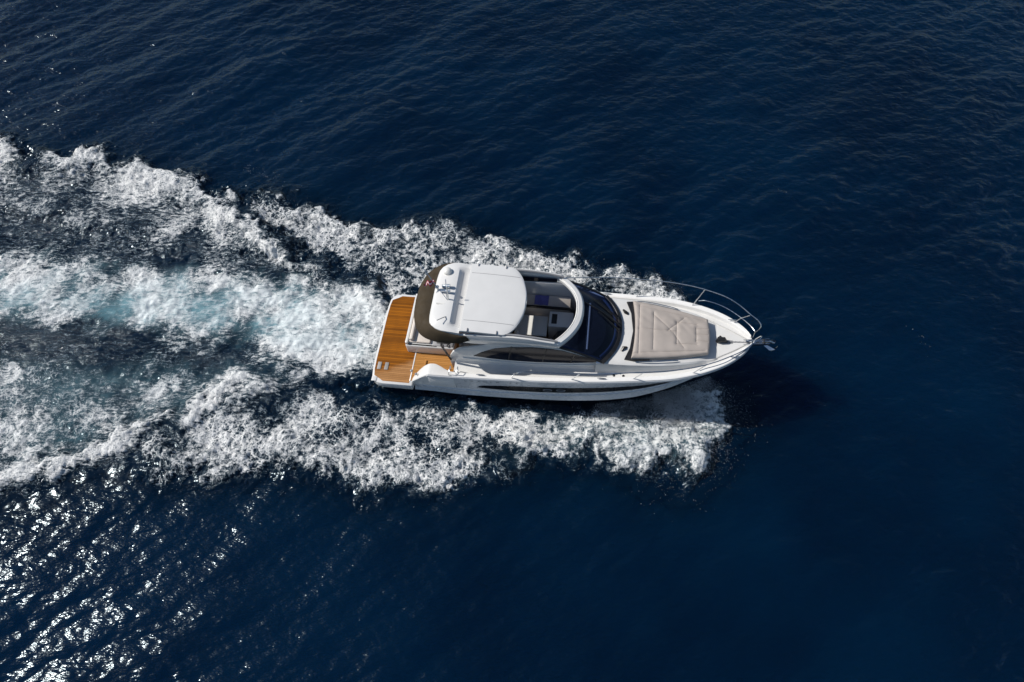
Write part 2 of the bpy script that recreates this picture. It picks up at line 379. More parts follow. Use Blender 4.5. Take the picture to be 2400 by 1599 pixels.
k = N('wake_foam'); p = k.pos(); dn = k.attr('foam'); ae = k.attr('aer'); sk_ = k.attr('strk')
wv = k.vmath('SUBTRACT', k.noise(p, .9, 3, color=True), (.5, .5, .5)); p1 = k.vmath('ADD', p, k.vmath('SCALE', wv, scale=.55))
wv2 = k.vmath('SUBTRACT', k.noise(p, 4.0, 3, color=True), (.5, .5, .5)); p2 = k.vmath('ADD', p1, k.vmath('SCALE', wv2, scale=.11))
flat = k.vmath('MULTIPLY', p2, (1, 1, .4))
v1 = k.ramp(k.voro(flat, 5.2), .0, .22, 1, 0); v2 = k.ramp(k.voro(flat, 13.0), .0, .24, 1, 0)
def ridged(x): return k.math('SUBTRACT', 1.0, k.math('ABSOLUTE', k.math('MULTIPLY_ADD', x, 4.5, -2.25)), clamp=True)
r1 = ridged(k.noise(p2, 7.0, 6, .7)); r2 = ridged(k.noise(p2, 21.0, 4, .65))
froth = k.ramp(k.noise(p1, 5.0, 8, .8), .3, .72)
web = k.math('ADD', k.math('ADD', k.math('MULTIPLY', v1, .20), k.math('MULTIPLY', v2, .18)), k.math('ADD', k.math('MULTIPLY', r1, .20), k.math('ADD', k.math('MULTIPLY', r2, .14), k.math('MULTIPLY', froth, .30))))
mp = k.n('Mapping'); k.put(mp.inputs[0], p1); mp.inputs['Rotation'].default_value = (0, 0, math.radians(-33)); mp.inputs['Scale'].default_value = (.42, 1.9, 1)
s1 = ridged(k.noise(mp.outputs[0], 3.2, 7, .68, .4)); s2 = k.noise(mp.outputs[0], 8.0, 5, .68, .3)
stre = k.math('ADD', k.math('MULTIPLY', s1, .48), k.math('ADD', k.math('MULTIPLY', k.ramp(s2, .3, .7), .34), k.math('MULTIPLY', r2, .2)))
webb = k.math('ADD', k.math('MULTIPLY', froth, .58), k.math('ADD', k.math('MULTIPLY', r2, .22), k.math('MULTIPLY', k.ramp(s2, .3, .7), .16)))
web = k.fmix(k.ramp(k.noise(p, .7, 4, .6), .40, .60), web, webb)
Tt = k.fmix(k.math('MULTIPLY', sk_, .75), web, stre)
cov = k.math('MULTIPLY_ADD', k.math('SUBTRACT', Tt, k.math('MULTIPLY_ADD', dn, -.54, .955)), k.fmix(ae, 3.4, 1.8), .5, clamp=True)
veil = k.math('MULTIPLY', k.math('MULTIPLY', k.ramp(stre, .46, .85), sk_), k.math('MULTIPLY', k.ramp(dn, .03, .4), k.ramp(k.noise(p, .55, 3),   .42, .68, .04, .40)))
fine = k.noise(p, 20., 3, .65)
cov = k.math('MAXIMUM', k.math('MULTIPLY', cov, k.ramp(dn, .02, .14)), veil)
covf = k.math('MULTIPLY', cov, k.ramp(fine, .3, .6, k.fmix(ae, .55, .88), 1.0), clamp=True)
base = k.mix(k.math('MULTIPLY', ae, k.ramp(k.noise(p1, 1.3, 4), .25, .75, .55, 1.0)), (.0003, .0060, .0165), (.17, .35, .41))
c1 = k.mix(k.ramp(covf, 0., .6), base, k.mix(ae, (.085, .135, .175), (.36, .47, .51)))
c2 = k.mix(k.ramp(covf, .3, .95), c1, k.mix(ae, (.82, .82, .81), (.74, .80, .81)))
hgt = k.math('ADD', k.math('MULTIPLY', covf, .025), k.math('MULTIPLY', micro(k, p), .018))
hgt = k.math('ADD', hgt, k.math('MULTIPLY', fine, k.math('MULTIPLY', covf, .012)))
nm = k.bump(hgt, 1.0, 1.0)
ro_ = k.ramp(covf, .22, .65, .16, .85)
M['foam'] = k.done(k.tint(k.bsdf(c2, ro_, spec=k.ramp(covf, .02, .25, .55, .06), normal=nm, ior=1.333), (.74, .91, 1.0)))

z4 = (foam[:-1, :-1]+foam[1:, :-1]+foam[1:, 1:]+foam[:-1, 1:])/4; a4 = (aer[:-1, :-1]+aer[1:, 1:])/2
sel = (z4 > .015) | (a4 > .02)
sea = gridmesh('sea', VX, VY, wz-.012*np.clip(foam*4, 0, 1), None, M['sea']); tag(sea, kind='structure')
fo = gridmesh('wake_foam', VX, VY, wz+.004, sel, M['foam'], (('foam', foam), ('aer', aer), ('strk', strk)))
tag(fo, 'white and turquoise foam of the churned wake spreading behind and beside the yacht', 'foam', kind='stuff')

# --- spray: droplets thrown up by the bow and along the foam edges
def droplets(name, P, R, D, label):
    o8 = np.array([(1,0,0),(-1,0,0),(0,1,0),(0,-1,0),(0,0,1),(0,0,-1)], float); tri = np.array([(0,2,4),(2,1,4),(1,3,4),(3,0,4),(2,0,5),(1,2,5),(3,1,5),(0,3,5)])
    n_ = len(P); V_ = P[:, None, :]+o8[None]*R[:, None, None]
    V_ = V_ + D[:, None, :]*(o8[None, :, 0:1])                 # stretched along the flight
    F_ = (tri[None]+6*np.arange(n_)[:, None, None]).reshape(-1, 3)
    me = bpy.data.meshes.new(name); me.vertices.add(n_*6); me.vertices.foreach_set('co', V_.reshape(-1).astype(np.float32))
    me.loops.add(len(F_)*3); me.polygons.add(len(F_)); me.loops.foreach_set('vertex_index', F_.ravel().astype(np.int32))
    me.polygons.foreach_set('loop_start', np.arange(0, len(F_)*3, 3, dtype=np.int32)); me.polygons.foreach_set('use_smooth', np.ones(len(F_), bool)); me.update(calc_edges=True)
    me.materials.append(M['drop']); o_ = bpy.data.objects.new(name, me); C.objects.link(o_); tag(o_, label, 'spray', kind='stuff'); return o_
k = N('spray_droplets'); M['drop'] = k.done(k.bsdf(k.mix(k.noise(k.pos(), 3), (.70, .72, .74), (.82, .83, .84)), .5))
def fan(n_, src, base_dir, spread, vmin, vmax, up0, up1, tmax):
    s = rng.random(n_); src = np.array(src, float); L = np.r_[0, np.cumsum(np.linalg.norm(np.diff(src, axis=0), axis=1))]
    x = np.interp(s*L[-1], L, src[:, 0]); y = np.interp(s*L[-1], L, src[:, 1])
    strand = np.floor(rng.random(n_)*90); ph = np.sin(strand*12.9898)*43758.5; ph -= np.floor(ph)
    a = math.radians(base_dir)+spread*(ph-.5+.05*rng.standard_normal(n_)); v = vmin+(vmax-vmin)*rng.random(n_)**1.3; vz = up0+(up1-up0)*rng.random(n_)
    t = rng.random(n_)**.8*np.minimum(tmax, 2*vz/9.8)
    dx, dy = np.cos(a)*v, np.sin(a)*v; z = vz*t-4.9*t*t
    P = np.stack([x+dx*t, y+dy*t, .08+z], -1); R = .002+.0032*rng.random(n_)**4
    D = np.stack([dx, dy, vz-9.8*t], -1)*.006*rng.random(n_)[:, None]
    return P, R, D
A = [fan(45000, [(4.4,9.1),(5.6,9.35)], -84, .9, 1.5, 6.4, .5, 2.6, .55),
     fan(24000, [(2.6,8.75),(4.2,8.95),(5.6,9.35),(6.3,9.7)], -92, 1.3, 1.2, 5.0, .4, 2.4, .5),
     fan(9000, [(5.0,9.25),(6.2,9.7)], -82, 1.5, 1.5, 5.6, .5, 2.6, .55),
     fan(14000, [(0.0,13.3),(3.0,13.2),(4.6,12.9),(5.8,12.5)], 110, 1.0, .5, 2.2, .4, 2.4, .6)]
P, R, D = [np.concatenate(q) for q in zip(*A)]
droplets('bow_spray', P, R, D, 'fine white droplets thrown out by the bow on either side of the hull')
cand = np.argwhere((foam > .02) & (foam < .25)); pk = cand[rng.integers(0, len(cand), 5000)]
P = np.stack([VX[pk[:, 0], pk[:, 1]], VY[pk[:, 0], pk[:, 1]], wz[pk[:, 0], pk[:, 1]]+.01], -1)+rng.standard_normal((5000, 3))*np.array([.22, .22, .0])
P[:, 2] += .12*rng.random(5000)**2; keep = (P[:, 1] > 6) | (P[:, 0] < 8)
R = .002+.006*rng.random(5000)**5
Q = [np.stack([np.interp(t_:=rng.random(n_), [0, 1], [a[0], b_[0]])+rng.normal(0, .12, n_), np.interp(t_, [0, 1], [a[1], b_[1]])+rng.normal(0, .12, n_), np.full(n_, .1)], -1)
     for a, b_, n_ in (((9.9,17.6),(10.3,17.2),9),((13.1,11.6),(13.9,9.9),10),((-10.2,18.6),(-9.0,18.0),60))]
P = np.concatenate([P]+Q); R = np.concatenate([R, .003+.009*rng.random(len(P)-len(R))**2])
droplets('foam_flecks', P, R, np.zeros((len(P), 3)), 'loose white flecks of foam scattered along the outer edges of the wake')

# ------------------------------------------------------------------ the motor yacht (local axes: x to the bow, y to port, z up)
PSI, TAU = 0.121, 0.051
yacht = bpy.data.objects.new('motor_yacht', None); C.objects.link(yacht)
fwd = Vector((math.cos(PSI)*math.cos(TAU), -math.sin(PSI)*math.cos(TAU), math.sin(TAU)))
prt = Vector((math.sin(PSI), math.cos(PSI), 0)); upv = fwd.cross(prt)
yacht.matrix_world = Matrix.Translation((-4.219, 10.952, 0)) @ Matrix((fwd, prt, upv)).transposed().to_4x4()
tag(yacht, 'white motor yacht with teak swim platform, brown canvas and open hardtop, under way', 'motor yacht')
Y = yacht

ys_ = spl([1.35,3,5,6.5,8,9,9.7,10.2,10.6,10.95,11.15,11.28], [1.62,1.645,1.63,1.59,1.49,1.385,1.22,1.03,.82,.55,.33,.07])
zs_ = spl([1.35,3,5,7,9,10.5,11.3], [1.17,1.28,1.40,1.57,1.76,1.91,2.0])
yc_ = spl([1.35,3,5,6,7,8,9,10,10.6,11,11.3], [1.46,1.50,1.47,1.43,1.35,1.2,.92,.52,.24,.06,.02])
zc_ = spl([1.35,3,5,7,8,9,10,10.6,11,11.3], [-.05,-.08,-.05,.02,.1,.28,.62,.98,1.4,1.9])
zk_ = spl([1.35,7,8,9,10,10.6,11,11.3], [-.75,-.75,-.65,-.42,.05,.6,1.2,1.88])
def hull_y(x, z):                                               # topside half-breadth at height z
    t = (zs_(x)-z)/(zs_(x)-zc_(x)); t = min(max(t, 0), 1); fl = .10*float(np.clip((x-6)/4, 0, 1))
    return float(yc_(x)+(ys_(x)-yc_(x))*(1-t) - fl*math.sin(PI*t)*min(1, ys_(x)/.8))
def hull_sec(x, rake=0.):
    zs, zc, zk = float(zs_(x)), float(zc_(x)), float(zk_(x)); H = zs-zc
    pts = [(x, float(ys_(x))-.02, zs), (x, float(ys_(x)), zs-.03), (x, float(ys_(x)), zs-.09), (x, hull_y(x, zs-.1)-.012, zs-.1)]
    for t in (.2, .32, .44, .56, .68): pts.append((x, hull_y(x, zs-t*H), zs-t*H))
    k_ = min(1., float(yc_(x))/.5)
    pts += [(x, hull_y(x, zs-.72*H), zs-.72*H), (x, hull_y(x, zs-.725*H)+.035*k_, zs-.73*H), (x, hull_y(x, zs-.78*H)+.02*k_, zs-.78*H),
            (x, hull_y(x, zs-.785*H)-.01*k_, zs-.79*H), (x, hull_y(x, zs-.9*H), zs-.9*H), (x, hull_y(x, zc+.02)+.05*k_, zc+.015), (x, float(yc_(x))+.045*k_, zc-.015),
            (x, float(yc_(x))*.88, zc-.03), (x, float(yc_(x))*.45, zc+(zk-zc)*.55), (x, 0., zk)]
    return pts
hx = np.r_[np.linspace(1.98, 8, 34), np.linspace(8.15, 11.27, 34)]
def aft_sec():                                                  # raked end of the topsides: sheer at 1.95, low edge at the platform
    q = hull_sec(1.98); z0 = q[0][2]; out = []
    for (x, y, z) in q:
        f = min(1, max(0, (z0-z)/.95)); xx = 1.98-.62*f
        out.append((xx, hull_y(1.4, z) if z > -.02 and z < z0-.1 else y, z))
    return out
secs = [aft_sec()]+[hull_sec(x) for x in hx]
full = [mir(s_)+s_[::-1][1:] for s_ in secs]
mb = MB().loft(full)
mb.f.append(tuple(j for j in range(len(full[0])) if full[0][j][2] < .40))                  # transom
hull = mb.build('hull', M['hull_white'], Y, smooth=22)
# inside of the raked end: white return faces
for s_ in (1, -1):
    e = aft_sec()[:14]
    inner = [(x, y-.16, z) for x, y, z in e]
    q1 = [(x, y*s_, z) for x, y, z in e]; q2 = [(x-.01, y*s_, z+.002) for x, y, z in inner]
    MB().loft([q1, q2]).build('quarter_return', M['gelcoat'], Y, smooth=30)
# hull windows, one long dark pane either side, with two portholes set in it
zu = spl([3.4,3.6,5.8,8.2,9.0,9.7], [.59,.76,.99,1.08,1.12,1.12]); zl = spl([3.4,4.5,5.8,8.2,9.0,9.7], [.57,.50,.57,.70,.82,1.08])
for s_ in (-1, 1):
    ss = []
    for x in np.linspace(3.4, 9.7, 64):
        zz = np.linspace(float(zu(x)), float(zl(x)), 4)
        ss.append([(x, s_*(hull_y(x, z)+.006), z) for z in zz])
    hw = MB().loft(ss).build('hull_window', M['hull_glass'], hull)
    for xc in (5.55, 5.95):
        zc = .5*(float(zu(xc))+float(zl(xc)))
        pa = [(xc+.13*math.cos(a), s_*(hull_y(xc+.13*math.cos(a), zc+.07*math.sin(a))+.014), zc+.07*math.sin(a)) for a in np.linspace(0, 2*PI, 20)[:-1]]
        MB().tube(pa, .012, 6, closed=True).build('porthole_rim', M['grey_plastic'], hw)
# spaced grey lettering on the starboard topside
def letters(txt, x0, x1, zbase, h):
    n_ = len(txt); out = MB()
    for i, ch in enumerate(txt):
        if ch == ' ': continue
        cu = bpy.data.curves.new('t', 'FONT'); cu.body = ch; cu.size = 1.0
        ob = bpy.data.objects.new('t', cu); C.objects.link(ob)
        dg = bpy.context.evaluated_depsgraph_get(); me = bpy.data.meshes.new_from_object(ob.evaluated_get(dg))
        bpy.data.objects.remove(ob); bpy.data.curves.remove(cu)
        vs = np.array([v.co[:] for v in me.vertices]); fs = [tuple(p.vertices) for p in me.polygons]
        w = np.ptp(vs[:, 0]); vs[:, 0] -= vs[:, 0].min()
        xa = x0+(x1-x0)*i/(n_-1)
        q = []
        for v in vs:
            xx = xa+v[0]*h*1.45; z = float(zs_(xx))-zbase+v[1]*h
            q.append((xx, -(hull_y(xx, z)+.008), z))
        MB().add(q, fs).build('hull_letter', M['letter'], hull, smooth=None); bpy.data.meshes.remove(me)
letters('LEADER 36', 3.08, 4.62, .26, .115)

# swim platform
po = [(0.0,0),(.0,.8),(.02,1.2),(.05,1.42),(.12,1.55),(.24,1.63),(.42,1.66),(1.36,1.66)]
po = [(x, -y) for x, y in po[::-1]]+po[1:]
plat = MB().prism(po, .16, .45).build('swim_platform', M['gelcoat'], Y, bev=.03, smooth=40)
pi_ = [(.07,0),(.07,.8),(.085,1.2),(.12,1.40),(.30,1.5),(.42,1.575),(1.26,1.575)]
pi_ = [(x, -y) for x, y in pi_[::-1]]+pi_[1:]
pi_[1:1] = []
deckp = MB().prism(pi_, .44, .456).build('teak_decking', M['teak'], plat, smooth=None)
for x0 in (.17, .40):
    MB().box(x0-.02, x0+.10, -1.19, -.93, .452, .474).build('ladder_hatch', M['hatch_grey'], plat, bev=.008)
MB().prism([(.06,-1.60),(.22,-1.60),(.22,-1.44),(.06,-1.44)], .452, .468).build('corner_plate', M['gelcoat'], plat, bev=.01)
MB().box(1.255, 1.30, -1.50, 1.30, .40, .475).build('platform_step', M['gelcoat'], Y, bev=.02)
MB().lathe([(.028,0),(.04,.01),(.04,.05),(.02,.06)], (1.36,-1.33,.80)).build('shower_cap', M['grey_plastic'], Y)

# cockpit
cf = MB().box(1.30, 3.35, -1.48, 1.40, .40, .462).build('cockpit_floor', M['teak_dry'], Y, smooth=None)
MB().box(1.62, 1.68, -.95, -.75, .462, .50).build('cockpit_step', M['teak_dry'], Y, bev=.01)
ci = spl([1.36,1.45,1.6,1.8,2.1,2.3,2.5,2.7], [1.50,1.40,1.30,1.22,1.20,1.27,1.38,1.44])
for s_ in (-1, 1):                                              # coamings beside the cockpit, fair into the side deck
    ss = []
    for x in np.linspace(1.40, 2.75, 24):
        zt = float(zs_(max(x, 1.98)))-.0-.55*max(0, (1.98-x)/.58)**1.2; yo = float(ys_(x)); yi = float(ci(x))
        ss.append([(x, s_*(yo-.015), zt-.02), (x, s_*(yo-.04), zt+.012), (x, s_*(yi+.06), zt+.012), (x, s_*(yi+.015), zt-.012), (x, s_*yi, zt-.06), (x, s_*yi, .5), (x, s_*(yo-.03), .5)])
    MB().loft(ss, closed=True, cap=True).build('cockpit_coaming', M['gelcoat'], Y, smooth=40)
    MB().lathe([(.03,0),(.045,.012),(.03,.03),(.012,.034)], (1.55, s_*1.48, .93)).build('deck_fitting', M['grey_plastic'], Y)
# settee (starboard face stands beside the walkway)
st = MB().box(1.00, 2.55, -.50, 1.38, .44, .90).build('settee', M['gelcoat'], Y, bev=.05, seg=3)
MB().box(1.01, 1.10, -.47, 1.36, .87, 1.02).build('settee_rim', M['gelcoat'], st, bev=.025)
MB().box(1.12, 1.80, -.40, 1.32, .86, .99).build('seat_cushion', M['cushion'], st, bev=.04, seg=3)
MB().box(1.14, 1.26, -.38, 1.30, .98, 1.12).build('backrest', M['cushion'], st, bev=.04, seg=3)
MB().box(1.04, 2.0, -.47, -.425, .875, .90).build('gasket', M['black'], st)
MB().box(1.86, 2.50, -.45, 1.2, .86, .93).build('wet_bar', M['grey_plastic'], st, bev=.015)
MB().box(1.98, 2.40, -.36, -.28, .93, .955).build('bar_handle', M['black'], st, bev=.01)
for xx in (2.16, 2.36):
    MB().lathe([(.05,0),(.05,.02),(.035,.024),(.033,.004)], (xx, -.42, .925), 12).build('cup_holder', M['black'], st)

# decks: side decks, bulwark caps and the raised foredeck trunk
zt_ = spl([6.9,8,9,9.8,10.02,10.25,10.34,11.3], [1.98,1.98,1.95,1.90,1.83,1.80,1.79,1.86])
wt_ = spl([2.7,6.9,7.6,8.5,9.3,10,10.24,10.34,10.7,11.25], [1.10,1.13,1.12,1.06,.93,.74,.64,.56,.36,.02])
def deck_sec(x):
    zs = float(zs_(x)); y = float(ys_(x)); zd = zs-.11; yi = max(y-.20, y*.55); w = min(float(wt_(x)), yi*.92)
    zt = max(float(zt_(x)), zd) if x < 10.34 else zd+.012
    yo = max(y-.012, .01)
    return [(x,0,zt),(x,w*.5,zt),(x,w*.82,zt-.004),(x,w*.95,zt-.015),(x,w,zt-.05),(x,w+(yi-w)*.14,min(zt-.06,zd+.03)),(x,w+(yi-w)*.22,zd),(x,yi,zd),
            (x,yi+(y-yi)*.14,zs+.005),(x,yi+(y-yi)*.3,zs+.028),(x,yi+(y-yi)*.75,zs+.03),(x,yo-.01,zs+.015),(x,yo,zs-.02)]
dx_ = np.r_[np.linspace(6.9, 9.9, 26), np.linspace(10.0, 10.5, 16), np.linspace(10.55, 11.24, 12)]
half = [deck_sec(x) for x in dx_]
ful = [mir(h[:8])[::-1]+h[1:8] for h in half]
deck = MB().loft(ful).build('foredeck', M['nonskid'], Y, smooth=30)
for s_ in (-1, 1): MB().loft([[(a, s_*b, c) for a, b, c in h[7:]] for h in half]).build('bulwark', M['bulwark'], Y, smooth=30)
for s_ in (-1, 1):
    ss = []
    for x in np.linspace(2.72, 6.9, 36):
        h = deck_sec(x)[5:]; x0 = 1.07
        zd = h[2][2]
        h = [(x, x0, zd+.10+.0*x), (x, x0+.03, zd+.03)]+h[1:]
        ss.append([(a, s_*b, c) for a, b, c in h])
    MB().loft([q[:5] for q in ss]).build('side_deck', M['nonskid'], Y, smooth=30)
    MB().loft([q[4:] for q in ss]).build('bulwark', M['bulwark'], Y, smooth=30)
# boarding gate beside the cabin corner
for s_ in (-1, 1):
    for x in (2.62, 2.84):
        MB().tube([(x, s_*1.58, 1.27), (x+.03, s_*1.57, 1.5), (x+.05, s_*1.50, 1.52), (x+.05, s_*1.4, 1.5), (x+.03, s_*1.38, 1.22)], .013, 6).build('gate_rail', M['steel'], Y)

# cabin sides
wing = [(2.60,.70),(2.57,1.2),(2.62,1.55),(2.72,1.78),(2.92,1.99),(3.2,2.13),(3.51,2.26),(3.9,2.45),(4.2,2.54),(4.52,2.61),(5.1,2.65),(5.72,2.66),(6.0,2.58),(6.5,2.31),(7.0,2.03),(7.08,1.97),(7.08,1.45),(5.72,1.2),(4.4,1.05),(3.16,1.0),(3.0,.70)]
wtop = [(2.72,1.73),(3.33,1.655),(3.6,1.93),(4.0,2.21),(4.5,2.37),(5.11,2.46),(5.6,2.45),(5.95,2.40),(6.4,2.22),(7.0,1.955),(6.82,1.86),(6.2,1.72),(5.22,1.60),(4.6,1.57),(3.96,1.58),(3.33,1.65)]
wtop = wtop[1:-1]
for s_ in (-1, 1):
    cs = MB().slab(wing, s_*1.00, s_*1.07).build('cabin_side', M['gelcoat'], Y, bev=.022, smooth=35)
    sg = MB().slab(wtop, s_*1.05, s_*1.079).build('side_window', M['side_glass'], cs, smooth=None)
    for x in (4.35, 5.35, 6.15): MB().slab([(x, 1.60+(x-4)*.05), (x+.035, 1.60+(x-4)*.05), (x+.16, 2.40-(max(x-5.3,0))*.15), (x+.12, 2.40-(max(x-5.3,0))*.15)], s_*1.078, s_*1.082).build('window_mullion', M['black'], sg, smooth=None)
    # moulded handrail ledge under the window
    MB().tube(path([(3.0,s_*1.075,1.50),(4.5,s_*1.085,1.46),(6.0,s_*1.085,1.58),(7.0,s_*1.08,1.78)], 20), .022, 8).build('cabin_moulding', M['gelcoat'], cs)
    # dark upper glass between wing and roof
    ug = [(2.95,2.05),(3.5,2.30),(3.9,2.49),(4.5,2.64),(5.6,2.69),(5.6,2.85),(4.5,2.85),(3.0,2.78)]
    MB().slab(ug, s_*1.03, s_*1.045).build('upper_side_window', M['side_glass'], Y, smooth=None)
    fa = [(2.45,2.74),(2.6,2.63),(2.82,2.58),(3.4,2.55),(3.92,2.58),(4.54,2.72),(5.0,2.74),(5.76,2.66),(5.84,2.78),(5.72,2.92),(5.02,3.04),(4.56,3.07),(3.35,3.00),(2.79,2.96)]
    MB().slab(fa, s_*1.09, s_*1.17).build('roof_side', M['gelcoat'], Y, bev=.02, smooth=35)
    # rail of the sliding roof
    MB().tube(path([(3.0,s_*1.09,3.06),(4.5,s_*1.09,3.09),(5.2,s_*1.09,3.03),(5.8,s_*1.08,2.90)], 16), .03, 8).build('roof_track', M['grey_plastic'], Y)
# aft glass bulkhead
b = MB()
for y0, y1 in ((-.98,-.36),(-.33,.33),(.36,.98)): b.box(3.30, 3.325, y0, y1, .64, 2.75)
b.build('saloon_door', M['side_glass'], Y)

# windscreen
NS = 41
def base_pt(s): y = 1.12*math.sin(s*PI/2) if False else 1.12*s; return (7.06+.47*(1-abs(s)**2.3), y, 2.00+.03*(1-s*s))
def arch_pt(s): y = 1.13*s; return (5.80+.60*(1-abs(s)**2.3), y, 2.70+.10*(1-s*s))
ss = []
for s in np.linspace(-1, 1, NS):
    a = Vector(base_pt(s)); b_ = Vector(arch_pt(s))
    ss.append([tuple(a.lerp(b_, t)+Vector((.05*math.sin(PI*t), 0, .05*math.sin(PI*t)))) for t in np.linspace(0, 1, 7)])
ws = MB().loft(ss).build('windscreen', M['glass'], Y)
sgn = np.linspace(-1, 1, NS)
b = MB().loft([[(base_pt(s)[0]+dx, base_pt(s)[1]*(1+dy), base_pt(s)[2]+dz) for dx, dy, dz in ((.05,.035,-.05),(.055,.04,.02),(-.03,-.02,.045),(-.05,-.04,.03),(-.05,-.04,-.05))] for s in sgn], closed=True, cap=True)
for s_ in (-1, 1):
    b.tube([tuple(Vector(base_pt(s_)).lerp(Vector(arch_pt(s_)), t)+Vector((.04*math.sin(PI*t), 0, .04*math.sin(PI*t)))) for t in np.linspace(0, 1, 10)], .035, 8)
b.build('windscreen_frame', M['black'], ws, smooth=40)
def on_ws(s, t, up=.03):
    a = Vector(base_pt(s)); c = Vector(arch_pt(s)); return tuple(a.lerp(c, t)+Vector((.05*math.sin(PI*t)+up*.6, 0, .05*math.sin(PI*t)+up)))
MB().tube([on_ws(.05+.27*t, t) for t in np.linspace(0, 1, 10)], .022, 8).build('windscreen_mullion', M['black'], ws)
for s0, s1, t1 in ((.22,.50,.62),(-.12,.14,.6)):
    q = MB().tube([on_ws(s0+(s1-s0)*t, .02+t1*t, .045) for t in np.linspace(0, 1, 8)], .010, 6)
    q.tube([on_ws(s0+(s1-s0)*t+.02, .1+t1*.9*t, .03) for t in np.linspace(0, 1, 8)], .014, 6)
    q.build('wiper', M['black'], ws)
for s_ in (1, -1):                                              # wiper motor covers on the trunk
    MB().tube([(7.60, s_*.70, 1.985), (7.66, s_*.60, 2.03), (7.74, s_*.56, 1.985)], [.03,.05,.03], 8).build('deck_vent', M['black'], Y)

# roof: arch in front, aft block, sliding panel
ar = []
for s in np.linspace(-1, 1, 49):
    xo = 5.80+.62*(1-abs(s)**2.3); y = 1.17*s; w = .17
    z = 2.80+.10*(1-s*s)
    yin = y*(1-.055)
    ar.append([(xo+.035, y, z-.10), (xo+.03, y, z-.02), (xo-.02, y*.99, z+.035), (xo-w*.75, yin, z+.06), (xo-w*.8, yin*.995, z+.02), (xo-w*.92, yin*.99, z+.02), (xo-w, yin*.985, z+.045), (xo-w*1.12, yin*.98, z+.03), (xo-w*1.1, yin*.98, z-.08)])
MB().loft(ar, closed=True, cap=True).build('roof_arch', M['gelcoat'], Y, smooth=32)
rx = [2.13,2.15,2.19,2.27,2.40,2.56,2.70,2.78,2.88,2.98,3.03,3.075]
rw = [.45,.72,.88,.99,1.09,1.15,1.165,1.17,1.17,1.17,1.17,1.17]
ro = [2.98,3.07,3.11,3.14,3.155,3.165,3.165,3.16,3.15,3.13,3.12,3.12]
rc = [2.98,3.075,3.12,3.155,3.18,3.20,3.20,3.19,3.08,3.03,3.03,3.03]
ra = []
for x, w, zo, zc in zip(rx, rw, ro, rc):
    sec = []
    for f in np.linspace(-1, 1, 31):
        u = float(np.clip((.86-abs(f))/.10, 0, 1)); u = u*u*(3-2*u)
        z = zo*(1-u)+zc*u-.03*abs(f)**6
        sec.append((x, w*f, z))
    ra.append(sec+[(x, w, 2.84), (x, -w, 2.84)])
roof = MB().loft(ra, closed=True, cap=True).build('roof', M['gelcoat'], Y, smooth=35)
pa = []
for x in np.r_[3.095, 3.11, 3.2, np.linspace(3.4, 4.25, 8), 4.25+.58*np.sin(np.linspace(.05, 1, 18)*PI/2)*.998]:
    w = 1.14*(1-min(max((x-4.25)/.58, 0), 1)**1.85)**.55
    w = max(w, .05); e = .012 if 3.1 < x < 4.8 else .03
    zb = 3.12-.11*max(0,(x-3.1)/1.7)**2; pa.append([(x, -w, zb)]+[(x, w*f, 3.195-.11*max(0,(x-3.1)/1.7)**2-e+.02*(1-f*f)+.018*(1-abs(f)**14)) for f in np.linspace(-1, 1, 31)]+[(x, w, zb)])
slide = MB().loft(pa, closed=True, cap=True).build('sliding_roof', M['gelcoat'], Y, smooth=40)
for x in (3.31, 4.12):
    for s_ in (-1, 1):
        MB().box(x-.012, x+.012, s_*1.10-.05, s_*1.10+.05, 3.17-.11*((x-3.1)/1.7)**2, 3.225-.11*((x-3.1)/1.7)**2).build('roof_clip', M['grey_plastic'], slide, bev=.006)
for s_ in (-1, 1):
    MB().tube([(x, s_*.80, 3.195-.11*max(0,(x-3.1)/1.7)**2-.012+.02*(1-.49)+.018*(1-.7**14)) for x in np.linspace(3.16, 4.55, 12)], .006, 6).build('roof_seam', M['grey_plastic'], slide)
# roof gear
MB().lathe([(.11,0),(.12,.02),(.115,.09),(.08,.13),(.02,.145)], (2.45,.78,3.17), 20).build('satellite_dome', M['white_laminate'], roof)
MB().tube([(2.40,.24,3.19),(2.40,.24,3.27),(2.62,.235,3.285)], [.03,.035,.06], 10).build('horn', M['steel'], roof)
MB().tube([(2.40,.06,3.19),(2.40,.06,3.28),(2.66,.055,3.30)], [.025,.03,.045], 10).build('horn', M['steel'], roof)
MB().lathe([(.02,0),(.018,.10),(.05,.11),(.06,.14),(.04,.17),(.01,.18)], (2.26,.16,3.17), 14).build('gps_mushroom', M['white_laminate'], roof)
MB().tube([(2.66,-.72,3.18),(2.60,-.82,3.28),(2.45,-.95,3.32)], .012, 6).build('grab_handle', M['grey_plastic'], roof)
MB().box(2.30, 2.55, -.33, -.29, 3.18, 3.2).build('hatch_hinge', M['white_laminate'], roof)
MB().tube([(2.62,-.16,3.19),(2.64,-.16,3.40),(2.64,-.10,3.75)], [.022,.018,.012], 8).build('mast_light', M['white_laminate'], roof)
